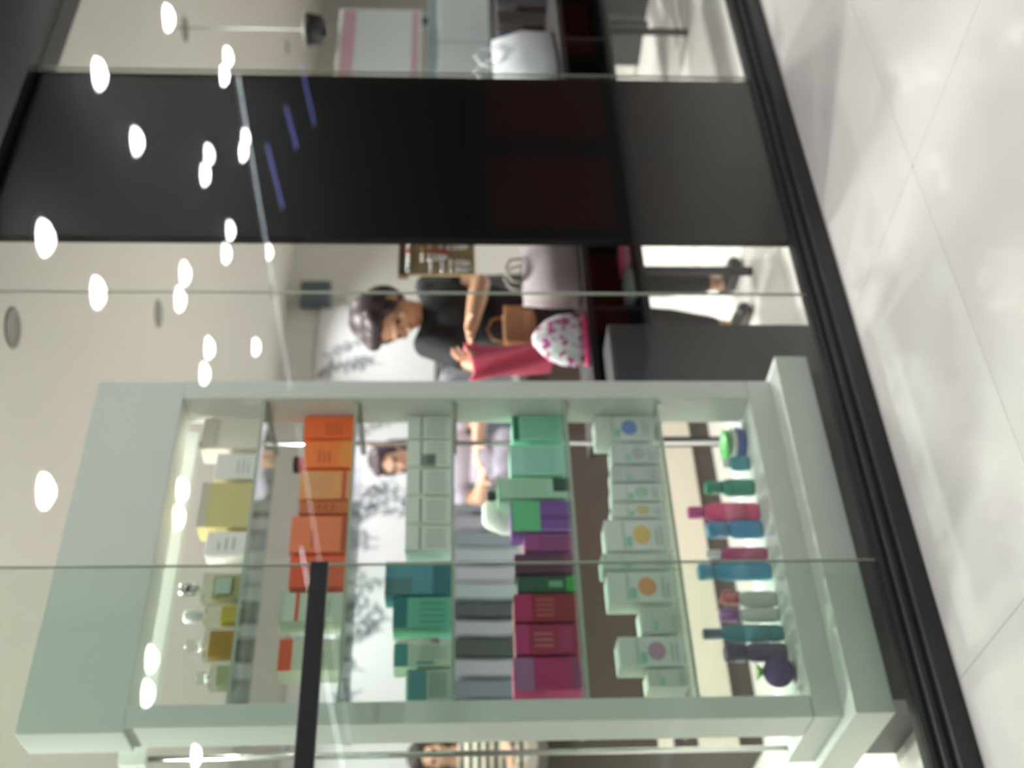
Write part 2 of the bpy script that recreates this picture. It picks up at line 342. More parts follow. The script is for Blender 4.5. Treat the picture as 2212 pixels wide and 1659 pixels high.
carton(1.712, 1.836, z, 0.168, '#ec7746', 'wide salmon-orange carton, the widest of the orange row', [(0, 1, 0.0, 0.14, '#a63f24', 'dark_band'), (0.1, 0.6, 0.6, 0.66, '#c25630', 'text_line')], depth=0.09)
carton(1.600, 1.702, z, 0.160, '#e0593a', 'orange-red carton behind the end of the black rail', [(0, 1, 0.72, 1.0, '#e8482c', 'top_band')], depth=0.08)
carton(1.494, 1.586, z, 0.180, '#c6d3bc', 'pale green carton with a thin red stripe', [(0, 1, 0.70, 0.76, '#cf4a35', 'red_stripe')] + lines(3, 0.15, 0.8, 0.2, 0.5, '#9fae98', 6), depth=0.08)
carton(1.350, 1.446, z, 0.172, '#cfd3bf', 'pale carton with a solid orange-red top block', [(0, 1, 0.78, 0.985, '#dd4a26', 'top_block')] + lines(3, 0.15, 0.8, 0.25, 0.6, '#a8ac98', 7), depth=0.08)

# -- third shelf: white printed boxes, teal boxes
z = SH[2]
wl = ['white printed carton against the unit post on the third shelf', 'white printed carton with grey patches on the third shelf', 'white printed carton third from the unit post',
      'white printed carton fourth from the unit post', 'white printed carton next to the teal carton']
for k, (a, b) in enumerate([(2.112, 2.200), (2.008, 2.108), (1.908, 1.998), (1.808, 1.898), (1.717, 1.798)]):
    pr = [(0.02, 0.98, 0.66, 0.70, '#5f6c68', 'rule_line')] + vlines(5, 0.08, 0.92, 0.12, 0.55, '#9fb0a2')
    if k == 1: pr += [(0.0, 0.45, 0.35, 0.66, '#77827c', 'grey_patch')]
    carton(a, b, z, 0.132, '#d9e3d6', wl[k], pr, group='white printed cartons of the third shelf', depth=0.07)
carton(1.574, 1.682, z, 0.185, '#4f93a5', 'teal-blue carton, tallest of the third shelf', [(0, 1, 0.0, 0.28, '#2c6b75', 'dark_band'), (0, 0.5, 0.6, 1.0, '#4a757c', 'corner_patch')], depth=0.08)
carton(1.472, 1.568, z, 0.160, '#5fb79b', 'sea-green carton with a dark teal top', [(0, 1, 0.76, 1.0, '#1f6f70', 'top_band')] + vlines(4, 0.1, 0.9, 0.1, 0.55, '#3f9a82'), depth=0.08)
tb = empty('cream_tube', 'slim white tube with a pink ring standing on its cap', 'tube', None, (1.446, 0.27, z + 0.0004))
MB().lathe([(0.011, 0), (0.012, 0.003), (0.012, 0.034)], n=16).build('cap', pm('#e6eef2', 0.3), tb, True)
MB().lathe([(0.0125, 0.034), (0.0125, 0.046)], n=16).build('pink_ring', pm('#d77f9b', 0.3), tb, True)
MB().lathe([(0.013, 0.046), (0.0135, 0.07), (0.012, 0.155)], n=16, sy=0.6).build('tube_body', pm('#eceae4', 0.35), tb, True)
carton(1.358, 1.428, z, 0.155, '#c3d6c0', 'pale green carton with a teal top block', [(0, 1, 0.76, 0.985, '#3e8f90', 'top_block'), (0.1, 0.2, 0.3, 0.6, '#3b93a0', 'mark')] + vlines(4, 0.3, 0.9, 0.1, 0.55, '#9bb29b'), depth=0.07)
carton(1.262, 1.352, z, 0.120, '#a9c4b3', 'short grey-green carton at the end of the third shelf', [(0, 1, 0.55, 0.95, '#4f8f93', 'teal_band'), (0.1, 0.9, 0.1, 0.5, '#92a898', 'print_block')], depth=0.07)

# -- fourth shelf: green, purple and crimson boxes
z = SH[3]
carton(2.104, 2.200, z, 0.155, '#86d3b2', 'mint green carton with a dark green top block', [(0, 1, 0.87, 0.985, '#0f6b4e', 'top_block')] + vlines(5, 0.08, 0.92, 0.1, 0.8, '#68b898'), depth=0.08)
carton(1.975, 2.088, z, 0.165, '#9adbc2', 'pale mint carton on the fourth shelf', vlines(6, 0.08, 0.92, 0.15, 0.75, '#7cc0a6'), depth=0.08)
carton(1.892, 1.966, z, 0.205, '#a4d6b0', 'tall pale green carton, tallest of the fourth shelf', [(0.3, 1, 0.0, 0.2, '#123f30', 'dark_patch')] + vlines(4, 0.1, 0.9, 0.3, 0.8, '#87bd96'), depth=0.07)
carton(1.776, 1.884, z, 0.170, '#6f3f94', 'carton with bright green upper half and purple lower half', [(0, 1, 0.5, 0.985, '#57c07a', 'green_half'), (0, 0.06, 0, 0.5, '#9a76c0', 'edge_stripe'), (0.4, 0.5, 0.0, 0.5, '#4c2766', 'stripe')], depth=0.08)
carton(1.712, 1.770, z, 0.135, '#8d3a78', 'small plum purple carton beside the green and purple one', vlines(3, 0.1, 0.9, 0.1, 0.7, '#6a2458'), depth=0.07)
carton(1.638, 1.704, z, 0.165, '#4e2440', 'dark plum carton on the fourth shelf', [(0, 1, 0.0, 0.14, '#6d3552', 'lower_band')], depth=0.07)
carton(1.578, 1.630, z, 0.160, '#1d4b35', 'dark green carton between plum and crimson cartons', [(0, 1, 0.0, 0.14, '#2fa33c', 'bright_foot'), (0.3, 0.7, 0.2, 0.45, '#6aa886', 'label_patch')], depth=0.07)
carton(1.486, 1.574, z, 0.172, '#8a1626', 'crimson carton next to the dark green carton', [(0, 1, 0.72, 0.985, '#b01c56', 'top_band')] + vlines(4, 0.15, 0.9, 0.35, 0.65, '#b05a52'), depth=0.08)
carton(1.388, 1.480, z, 0.172, '#961c3c', 'crimson-magenta carton, second from the unit end', [(0, 1, 0.78, 0.985, '#b32763', 'top_band'), (0.1, 0.9, 0.1, 0.3, '#a8235c', 'lower_panel')] + vlines(3, 0.2, 0.8, 0.4, 0.7, '#b86a70'), depth=0.08)
carton(1.286, 1.382, z, 0.180, '#b02060', 'magenta carton with a mauve top at the unit end', [(0, 1, 0.70, 0.985, '#9c6496', 'top_band'), (0, 1, 0.0, 0.12, '#8c3a66', 'foot_band')], depth=0.08)

wp = empty('white_pouch', 'plump white pouch with a black clasp behind the green carton', 'pouch', None, (1.93, 0.385, z + 0.0004))
MB().lathe([(0.05, 0), (0.075, 0.02), (0.08, 0.10), (0.07, 0.19), (0.05, 0.235), (0.03, 0.25)], n=28, sy=0.5).build('pouch_body', pm('#eceae4', 0.7), wp, True)
MB().box(0.035, 0.07, -0.03, 0.03, 0.205, 0.235, 0.008).build('clasp', pm('#1c1c20', 0.4), wp, True)

# -- fifth shelf: white flower-print boxes
z = SH[4]
def flower_box(x0, x1, h, label, em, tint='#d7e2da'):
    o = carton(x0, x1, z, h, tint, label, [(0.05, 0.95, 0.70, 0.73, '#a8c9b8', 'rule_line'), (0.1, 0.45, 0.58, 0.68, '#86c9b0', 'leaf_print')] + lines(2, 0.15, 0.85, 0.08, 0.22, '#a3b0aa', int(x0 * 100)), 'soap_carton', depth=0.075)
    if em: disc_print(o, 0, h * 0.42, (x1 - x0) * 0.3, h * 0.14, em, 'flower_print')
    return o
flower_box(2.104, 2.200, 0.182, 'tall white soap carton with a blue flower', '#6f8fce')
flower_box(2.016, 2.092, 0.140, 'pale grey soap carton beside the blue-flower one', '#a9b8b6', '#ccd6d6')
flower_box(1.950, 2.009, 0.146, 'narrow grey-white soap carton in the middle', None, '#c3cdcb')
flower_box(1.880, 1.944, 0.150, 'white soap carton with a faint green flower', '#9fcbb4')
flower_box(1.822, 1.875, 0.156, 'narrow white soap carton with a dull yellow flower', '#c9c084')
flower_box(1.710, 1.816, 0.184, 'wide white soap carton with a bright yellow flower', '#dcbf62')
flower_box(1.648, 1.703, 0.200, 'tall plain pale green soap carton', None, '#c6d6c8')
flower_box(1.543, 1.642, 0.190, 'white soap carton with an orange flower', '#d99a5a')
flower_box(1.448, 1.532, 0.108, 'short pale soap carton on the fifth shelf', None, '#c8d2c6')
flower_box(1.350, 1.440, 0.178, 'white soap carton with a mauve flower', '#b78aa6')
flower_box(1.290, 1.344, 0.108, 'small grey-white soap carton at the shelf end', None, '#cfd4ca')

# -- bottom: bottles
z = 0.308
for (prof_, dc, zz, lb) in (([(0.012, 0), (0.05, 0.004), (0.058, 0.022), (0.054, 0.022), (0.04, 0.010)], '#3455b8', 0.0004, 'blue soap dish at the foot of the dish stack'),
                            ([(0.02, 0), (0.052, 0.004), (0.056, 0.021), (0.05, 0.021), (0.038, 0.010)], '#e4e6e2', 0.0228, 'white soap dish stacked between blue and green dishes'),
                            ([(0.02, 0), (0.046, 0.004), (0.05, 0.020), (0.044, 0.020), (0.03, 0.010)], '#58b85e', 0.0442, 'green soap dish on top of the dish stack')):
    d_ = MB().lathe(prof_, n=28).build('soap_dish', pm(dc, 0.3), None, True); d_.location = (2.13, 0.30, z + zz); tag(d_, lb, 'dish')
bottle(2.045, z, 0.085, 0.026, '#2c8fa0', 'short teal bottle in the bottom bay', '#dfe6e4', caph=0.25)
bottle(1.955, z, 0.150, 0.030, '#129070', 'emerald green bottle in the bottom bay', '#0d8a68', caph=0.3, capr=0.7)
bottle(1.866, z, 0.215, 0.032, '#f23a7c', 'tall hot pink bottle with a pink cap', '#d83c92', caph=0.2, band='#e6567f', capr=0.6)
bottle(1.805, z, 0.165, 0.030, '#2590c4', 'blue bottle beside the hot pink one', '#2a86b4', caph=0.35, capr=0.85)
bottle(1.722, z, 0.180, 0.022, '#b02a66', 'slim magenta bottle with a white cap', '#e8e4e0', caph=0.22)
bottle(1.663, z, 0.212, 0.029, '#2496c4', 'tall sky blue bottle in the bottom bay', '#2b95bd', caph=0.18, capr=0.85)
sp = bottle(1.572, z, 0.150, 0.026, '#c9ccc6', 'pale spray bottle with a red trigger head', '#cf3f3c', caph=0.24, capr=0.6)
MB().box(-0.006, 0.006, -0.05, 0.012, 0.142, 0.162, 0.003).box(-0.004, 0.004, -0.045, -0.037, 0.112, 0.145, 0.002).build('trigger', pm('#c8403a', 0.35), sp)
bottle(1.522, z, 0.170, 0.022, '#cfd5cf', 'pale bottle with a violet cap', '#9a3fa0', caph=0.28, capr=0.85)
bottle(1.466, z, 0.225, 0.026, '#2e7f90', 'tall teal bottle with a lime green neck tag', '#32505f', caph=0.2, capr=0.6, band='#3c8f9e')
bottle(1.408, z, 0.172, 0.028, '#43355f', 'dark purple bottle next to the purple sponge ball', '#3d3058', caph=0.3, capr=0.95)
sb = empty('sponge_ball', 'round dark purple sponge ball with a green tuft', 'sponge', None, (1.335, 0.245, z + 0.0004))
MB().ell((0, 0, 0.042), (0.043, 0.043, 0.042), u=24, v=16).build('ball', mat('sponge', '#4a3568', 0.8, noise=0.2, nscale=60, bump=0.8), sb, True)
mb = MB()
for k in range(9):
    a = k * 0.7; mb.tube([(0, 0, 0.08), (0.012 * math.cos(a), 0.012 * math.sin(a), 0.095), (0.024 * math.cos(a), 0.024 * math.sin(a), 0.104)], [0.004, 0.003, 0.001], 6)
mb.build('tuft', pm('#6cc83e'), sb, True)
carton(1.24, 1.29, z, 0.12, '#e6e3d4', 'cream carton standing in the corner of the bottom bay', [(0.1, 0.9, 0.3, 0.32, '#c9c5b3', 'rule_line')], depth=0.07, y0=0.30)

# ------------------------------------------------------------------ shop furniture
M_TABLE = mat('table_dark', '#1c1a1c', 0.4, noise=0.2, nscale=12)
M_PED = mat('pedestal_grey', '#3c3d3e', 0.45)
def dark_table(x0, x1, y0, y1, label, ped):
    o = empty('display_table', label, 'table', None, (0, 0, 0))
    MB().box(x0, x1, y0, y1, 0.715, 0.74, 0.003).build('tabletop', M_TABLE, o)
    MB().box(x0 + 0.01, x1 - 0.01, y0 + 0.012, y1 - 0.012, 0.50, 0.53, 0.003).build('lower_shelf', M_TABLE, o)
    MB().box(x0 + 0.012, x1 - 0.012, y1 - 0.03, y1 - 0.014, 0.53, 0.715).build('rear_apron', M_TABLE, o)
    for xx in (x0 + 0.012, (x0 + x1) / 2 - 0.008, x1 - 0.028): MB().box(xx, xx + 0.016, y0 + 0.014, y1 - 0.03, 0.53, 0.715).build('divider', M_TABLE, o)
    for (a, b) in ped: MB().box(a, b, 0.30, y1 - 0.05, 0.0, 0.50 if a > 2.7 else 0.62, 0.004).build('pedestal', M_PED if a < 2.7 else M_TABLE, o)
    return o
dark_table(2.40, 3.34, 0.45, 0.76, 'black two-level table the woman leans over', [])
pd = MB().box(2.34, 2.635, 0.29, 0.44, 0.0, 0.70, 0.004).build('low_cabinet', M_PED); tag(pd, 'low dark grey cabinet between display unit and shop pillar', 'cabinet')
MB().box(2.345, 2.63, 0.286, 0.29, 0.09, 0.69, 0.001).build('front_panel', M_PED, pd)
for (x, y) in ((2.44, 0.50), (2.44, 0.71), (3.30, 0.50), (3.30, 0.71)):
    MB().box(x - 0.014, x + 0.014, y - 0.014, y + 0.014, 0, 0.5, 0.002).build('leg', M_TABLE, bpy.data.objects['display_table'])
t2 = dark_table(3.86, 5.2, 0.45, 0.9, 'black table seen beyond the dark pillar', [])
for (x, y) in ((3.9, 0.5), (3.9, 0.85), (5.16, 0.5), (5.16, 0.85)):
    MB().box(x - 0.014, x + 0.014, y - 0.014, y + 0.014, 0, 0.5, 0.002).build('leg', M_TABLE, t2)

# goods lying in the open lower level
def packet(x, y, z, w, d, h, col, label):
    o = empty('cloth_packet', label, 'packet', None, (x, y, z + 0.0006))
    MB().box(-w / 2, w / 2, -d / 2, d / 2, 0, h, min(h, w) * 0.3).build('folded_cloth', pm(col, 0.8), o, True)
    MB().box(-w * 0.51, w * 0.51, -d / 2 - 0.001, d / 2 + 0.001, h * 0.42, h * 0.58).build('paper_band', pm('#b9b2a6', 0.7), o)
packet(3.19, 0.53, 0.53, 0.14, 0.1, 0.05, '#c94a74', 'pink folded cloth in the lower level of the black table')
packet(3.02, 0.53, 0.53, 0.14, 0.1, 0.045, '#77807a', 'grey-green folded cloth in the lower level of the black table')
packet(2.62, 0.54, 0.53, 0.2, 0.1, 0.05, '#5c1a20', 'dark red folded cloth in the lower level of the black table')

# pale tote bag and pink patterned pouch on the table
def tote(name, x, y, z, w, d, h, col, label, hand='#8c8478', flare=1.15, rz=0):
    o = empty(name, label, 'bag', None, (x, y, z + 0.0006), rz)
    mb = MB(); b = mb.bm; rings = []
    for (t, s) in ((0, 0.86), (0.04, 0.98), (0.5, 1.0), (1.0, flare)):
        w2, d2 = w / 2 * s, d / 2 * (s if t < 0.5 else 1.6 - 1.2 * t)
        ring = []
        for k in range(20):
            a = 2 * math.pi * k / 20; ca, sa = math.cos(a), math.sin(a)
            e = 0.45
            ring.append(b.verts.new((w2 * math.copysign(abs(ca) ** e, ca), d2 * math.copysign(abs(sa) ** e, sa), h * t + 0.004 * math.sin(5 * a) * t)))
        rings.append(ring)
    for p, q in zip(rings, rings[1:]):
        for k in range(20): b.faces.new((p[k], p[(k + 1) % 20], q[(k + 1) % 20], q[k]))
    b.faces.new(rings[0][::-1]); b.faces.new(rings[-1])
    mb.build('bag_body', col, o, True)
    for s in (-1, 1):
        MB().tube([(-w * 0.22, s * d * 0.15, h * 0.98), (-w * 0.18, s * d * 0.2, h * 1.2), (0, s * d * 0.22, h * 1.3), (w * 0.18, s * d * 0.2, h * 1.2), (w * 0.22, s * d * 0.15, h * 0.98)], 0.005, 8).build('handle', pm(hand, 0.6), o, True)
    return o
tote('tote_bag', 3.13, 0.56, 0.74, 0.30, 0.12, 0.22, mat('tote_cloth', '#b5a9ac', 0.8, noise=0.15, nscale=20), 'pale grey tote bag standing at the end of the black table', flare=1.05)
M_PATT = bpy.data.materials.new('pink_pattern'); M_PATT.use_nodes = True
nt = M_PATT.node_tree; b = nt.nodes['Principled BSDF']; vo = nt.nodes.new('ShaderNodeTexVoronoi'); vo.inputs['Scale'].default_value = 48
cr = nt.nodes.new('ShaderNodeValToRGB'); tc = nt.nodes.new('ShaderNodeTexCoord')
cr.color_ramp.interpolation = 'CONSTANT'; cr.color_ramp.elements[0].color = lin('#d9d5dc'); cr.color_ramp.elements[1].color = lin('#a84a80'); cr.color_ramp.elements[1].position = 0.72
e = cr.color_ramp.elements.new(0.42); e.color = lin('#c9b3cc'); e = cr.color_ramp.elements.new(0.55); e.color = lin('#b8c4b8')
sx = nt.nodes.new('ShaderNodeSeparateColor'); nt.links.new(tc.outputs['Object'], vo.inputs['Vector']); nt.links.new(vo.outputs['Color'], sx.inputs[0]); nt.links.new(sx.outputs[0], cr.inputs[0]); nt.links.new(cr.outputs[0], b.inputs['Base Color']); b.inputs['Roughness'].default_value = 0.6
pp = empty('gift_pouch', 'white and pink patterned pouch with a hot pink foot on the table', 'pouch', None, (2.745, 0.50, 0.7406))
MB().lathe([(0.115, 0.018), (0.125, 0.04), (0.118, 0.10), (0.09, 0.15), (0.045, 0.185), (0.02, 0.20)], n=28, sy=0.32).build('pouch_body', M_PATT, pp, True)
MB().lathe([(0.12, 0.0), (0.124, 0.008), (0.116, 0.02)], n=28, sy=0.34).build('pink_foot', pm('#dc2a6e', 0.4), pp, True)

# necklace stand
ns = empty('necklace_stand', 'brown wooden necklace stand behind the pale tote bag', 'jewellery stand', None, (3.62, 0.60, 0.0))
MB().lathe([(0.13, 0), (0.13, 0.02), (0.02, 0.035)], n=28).build('base', mat('stand_brown', '#5a4433', 0.5), ns, True)
MB().tube([(0, 0, 0.03), (0, 0, 1.44)], 0.012, 12).build('pole', mat('stand_brown'), ns, True)
MB().box(-0.47, 0.05, -0.012, 0.012, 1.40, 1.44, 0.004).build('crossbar', mat('stand_brown'), ns)
MB().box(-0.45, -0.20, 0.006, 0.014, 1.14, 1.40, 0.002).build('backing', mat('stand_cloth', '#b09a72', 0.9), ns)
rr = random.Random(2)
for k in range(8):
    x0 = -0.44 + k * 0.03; drop = 0.14 + 0.1 * rr.random(); col = ('gold' if k % 3 else 'silver_cap') if k < 6 else 'silver_cap'
    if k == 3: m_ = mat('coral_bead', '#c85a32', 0.35)
    else: m_ = MATS[col]
    mb = MB()
    for q in range(17):
        t = q / 16; a = math.pi * t
        mb.ell((x0 + 0.013 * math.cos(a), -0.018 - 0.002 * math.sin(a), 1.40 - drop * math.sin(a) ** 0.6), (0.0075, 0.0075, 0.0075), u=8, v=6)
    n_ = mb.build('necklace', m_, None, True); n_.location = (3.62, 0.60, 0)
    kn = 'coral red' if k == 3 else ('gold' if m_ is MATS['gold'] else 'silver')
    tag(n_, kn + ' bead necklace hanging on the brown stand', 'necklace', kn + ' necklaces on the stand')

# white notice boards and shopping bag seen beyond the pillar
def board(x0, x1, y, z0, z1, label, edge='#d8a9b4'):
    o = empty('notice_board', label, 'board', None, (0, 0, 0))
    MB().box(x0, x1, y, y + 0.02, z0, z1, 0.002).build('panel', pm('#e3e9e7', 0.5), o)
    MB().box(x0 + 0.02, x1 - 0.02, y - 0.003, y, z1 - 0.10, z1 - 0.02).build('pink_strip', pm(edge, 0.5), o)
    MB().box(x0 + 0.02, x1 - 0.02, y - 0.003, y, z0 + 0.02, z0 + 0.06).build('foot_strip', pm(edge, 0.5), o)
    MB().box(x0 + 0.05, x0 + 0.09, y + 0.02, y + 0.05, 0.0, z1 - 0.1).box(x1 - 0.09, x1 - 0.05, y + 0.02, y + 0.05, 0.0, z1 - 0.1).build('stand_leg', M_PED, o)
board(5.35, 6.3, 1.5, 1.40, 1.90, 'white notice board with pale pink strips beyond the pillar')
bb = empty('white_cabinet', 'grey cabinet with two white drawer fronts under the notice board', 'cabinet', None, (0, 0, 0))
MB().box(5.3, 6.4, 1.42, 1.48, 0.95, 1.36, 0.004).build('body', pm('#8fa0a2', 0.5), bb)
MB().box(5.32, 5.38, 1.42, 1.9, 0.0, 0.95).box(6.32, 6.38, 1.42, 1.9, 0, 0.95).build('stand_leg', M_PED, bb)
for (a, c) in ((5.42, 5.84), (5.86, 6.3)): MB().box(a, c, 1.405, 1.42, 1.0, 1.30, 0.003).build('drawer_front', pm('#dfe6e4', 0.5), bb)
sb2 = tote('shopping_bag', 4.60, 0.66, 0.74, 0.56, 0.18, 0.29, mat('paper_white', '#e8ebee', 0.6), 'crumpled white shopping bag on the black table beyond the pillar', hand='#cfd3d6', flare=0.92, rz=0.25)
hb = empty('hanging_dome', 'dark round dome hanging near the notice board', 'camera', None, (6.0, 1.45, 1.95))
MB().lathe([(0.001, 0.0), (0.05, 0.012), (0.085, 0.05), (0.095, 0.1), (0.1, 0.12)], n=24).build('dome', mat('dome_dark', '#2c2c2e', 0.15), hb, True)
MB().lathe([(0.103, 0.12), (0.1, 0.14), (0.003, 0.16), (0.003, 0.9)], n=24).build('mount', pm('#4d4b48', 0.6), hb, True)
# long coat rail with dark garments beyond the pillar
gr = empty('garment_rack', 'chrome rack holding dark trousers beyond the pillar', 'rack', None, (0, 0, 0))
MB().tube([(4.9, 1.1, 0.0), (4.9, 1.1, 1.0), (6.4, 1.1, 1.0), (6.4, 1.1, 0.0)], 0.014, 10).build('rail', M_CHROME, gr)
for k in range(7):
    c = ['#1b1b20', '#31465c', '#201c1c', '#2b2b30', '#141417', '#3d556b', '#241d20'][k]
    g_ = MB().box(5.0 + k * 0.18, 5.12 + k * 0.18, 0.95, 1.25, 0.42, 0.985, 0.02).build('hanging_trousers', pm(c, 0.85))
    tag(g_, ['black trousers first on the rack beyond the pillar', 'navy blue trousers second on the rack beyond the pillar', 'brown-black trousers third on the rack beyond the pillar', 'charcoal trousers in the middle of the rack beyond the pillar',
             'jet black trousers fifth on the rack beyond the pillar', 'denim blue trousers sixth on the rack beyond the pillar', 'plum-black trousers last on the rack beyond the pillar'][k], 'trousers', 'trousers on the rack beyond the pillar')

# long brown counter behind the display unit
ct = empty('sales_counter', 'long dark brown counter behind the display unit', 'counter', None, (0, 0, 0))
MB().box(1.7, 3.9, 1.75, 2.2, 0.0, 0.86, 0.004).build('body', mat('counter_brown', '#3c3029', 0.5, noise=0.2, nscale=5), ct)
MB().box(1.66, 3.94, 1.70, 2.24, 0.86, 0.90, 0.004).build('countertop', mat('counter_top', '#57514c', 0.35), ct)
MB().box(1.7, 3.9, 1.735, 1.75, 0.10, 0.26, 0.002).build('cream_band', pm('#cfc6b2', 0.6), ct)
MB().box(1.7, 3.9, 1.735, 1.75, 0.36, 0.42, 0.002).build('cream_band', pm('#cfc6b2', 0.6), ct)

# clothes rack in front of the back wall
cr_ = empty('clothes_rack', 'long chrome clothes rack below the foliage mural', 'rack', None, (0, 0, 0))
MB().tube([(1.9, 5.0, 0.0), (1.9, 5.0, 1.34), (7.4, 5.0, 1.34), (7.4, 5.0, 0.0)], 0.016, 10).build('rail', M_CHROME, cr_)
rr = random.Random(8); cnames = ['steel blue', 'slate blue', 'dusty lavender', 'dark slate', 'pale lilac', 'charcoal', 'rust brown', 'dark green', 'light blue-grey', 'mid grey']; cols = ['#7a8591', '#5f6a78', '#8b8f9c', '#4a525c', '#a3a2b0', '#333a40', '#6b3a2c', '#2b3634', '#94a0a8', '#5b6068']
for k in range(36):
    x0 = 2.0 + k * 0.148; w_ = 0.10 + 0.03 * rr.random(); zb = 0.40 + 0.15 * rr.random()
    mb = MB(); b_ = mb.bm; yy = 0.19 + 0.03 * rr.random()
    secs = []
    for (zq, dy, dx) in ((1.31, 0.03, 0.3), (1.27, yy * 0.85, 0.7), (1.18, yy, 1.0), (0.9, yy * 0.92, 1.0), (zb, yy * 1.05, 1.15)):
        secs.append([b_.verts.new((x0 + sx_ * w_ / 2 * dx, 5.0 + sy_ * dy, zq)) for sx_, sy_ in ((-1, -1), (1, -1), (1, 1), (-1, 1))])
    for p, q in zip(secs, secs[1:]):
        for i_ in range(4): b_.faces.new((p[i_], p[(i_ + 1) % 4], q[(i_ + 1) % 4], q[i_]))
    b_.faces.new(secs[0]); b_.faces.new(secs[-1][::-1])
    ci = rr.randrange(len(cols)); g_ = mb.build('hanging_garment', pm(cols[ci], 0.9))
    tag(g_, cnames[ci] + ' garment hanging on the rack below the foliage mural', 'clothing', cnames[ci] + ' garments on the rack')

# foliage mural board on the back wall
mu = empty('foliage_mural', 'large white wall panel printed with grey foliage', 'mural', None, (0, 0, 0))
MB().box(2.3, 7.9, 5.958, 5.998, 1.35, 2.50, 0.004).build('panel', pm('#e6e6ea', 0.6), mu)
rr = random.Random(11); mb = MB()
for k in range(26):
    x, zz = 2.5 + rr.random() * 5.2, 1.45 + rr.random() * 0.5; a = math.pi / 2 + rr.uniform(-0.7, 0.7)
    for q in range(9):
        x2, z2 = x + 0.08 * math.cos(a), min(2.46, zz + 0.08 * math.sin(a)); n = Vector((-math.sin(a), 0, math.cos(a))) * 0.006
        mb.poly([(x - n.x, 5.955, zz - n.z), (x2 - n.x, 5.955, z2 - n.z), (x2 + n.x, 5.955, z2 + n.z), (x + n.x, 5.955, zz + n.z)])
        for s in (-1, 1):
            b_ = a + s * rr.uniform(0.5, 1.0); L = rr.uniform(0.06, 0.13); d = Vector((math.cos(b_), 0, math.sin(b_))); pn = Vector((-d.z, 0, d.x)) * L * 0.22
            p = Vector((x2, 5.9545, z2)); mm = p + d * L * 0.5
            pts = [p, mm - pn, p + d * L, mm + pn]
            if all(1.36 < v.z < 2.49 and 2.31 < v.x < 7.89 for v in pts): mb.poly(pts)
        x, zz = x2, z2; a += rr.uniform(-0.25, 0.25)
mb.build('foliage_print', pm('#8d919c', 0.7), mu)
spk = empty('wall_speaker', 'small dark grey speaker high on the white shop wall', 'speaker', None, (7.98, 5.88, 2.55))
MB().box(-0.11, 0.11, -0.10, 0.08, -0.15, 0.15, 0.015).build('case', pm('#3f4a52', 0.5), spk)
MB().box(-0.03, 0.03, 0.08, 0.12, -0.03, 0.03).build('bracket', pm('#3f4a52', 0.5), spk)

# ------------------------------------------------------------------ people
def fuse(mb, name, m, parent, voxel, smooth=6, factor=0.5):
    """fuse the overlapping masses into one continuous skin"""
    o = link(name, mb.mesh(name, recalc=False), m, parent)
    r = o.modifiers.new('r', 'REMESH'); r.mode = 'VOXEL'; r.voxel_size = voxel; r.use_smooth_shade = True
    s = o.modifiers.new('s', 'SMOOTH'); s.factor = factor; s.iterations = smooth
    dg = bpy.context.evaluated_depsgraph_get(); me = bpy.data.meshes.new_from_object(o.evaluated_get(dg))
    o.modifiers.clear(); old = o.data; o.data = me; me.materials.clear(); me.materials.append(m)
    me.polygons.foreach_set('use_smooth', [True] * len(me.polygons)); bpy.data.meshes.remove(old)
    return o
def basis(f, up=(0, 0, 1)):
    f = Vector(f).normalized(); r = f.cross(Vector(up)).normalized(); u = r.cross(f)
    return r, f, u
def hand(mb, wrist, fdir, palm, thumb, k=1.0, curl=0.5):
    """palm plus five unequal bent fingers; fdir = along the fingers, palm = where the palm faces, thumb = thumb side"""
    f = Vector(fdir).normalized(); p = Vector(palm); p = (p - f * p.dot(f)).normalized(); t = f.cross(p)
    if t.dot(Vector(thumb)) < 0: t = -t
    w = Vector(wrist); c = w + f * 0.045 * k
    R = Matrix((t, f, p)).transposed()
    mb.ell(c, (0.038 * k, 0.05 * k, 0.015 * k), R)
    mb.limb(w - f * 0.02 * k, w + f * 0.02 * k, 0.024 * k, 0.024 * k)
    for i, (off, L) in enumerate(((0.029, 0.066), (0.0095, 0.075), (-0.0105, 0.070), (-0.030, 0.056))):
        b = w + f * (0.088 - 0.006 * abs(i - 1.3)) * k + t * off * k; d = (f + t * off * 2.5).normalized(); r = 0.0082 * k
        for (fr, r2) in ((0.45, 0.0078), (0.3, 0.0072), (0.25, 0.0062)):
            e = b + d * L * fr * k; mb.limb(b, e, r, r2 * k); b = e; r = r2 * k
            d = (d * math.cos(curl) + p * math.sin(curl)).normalized()
    b = w + f * 0.028 * k + t * 0.032 * k; d = (t * 0.75 + f * 0.6 + p * 0.35).normalized()
    for (L, r0, r1) in ((0.036, 0.0115, 0.0098), (0.03, 0.0095, 0.0075)):
        e = b + d * L * k; mb.limb(b, e, r0 * k, r1 * k); b = e; d = (d + p * 0.35 + f * 0.3).normalized()

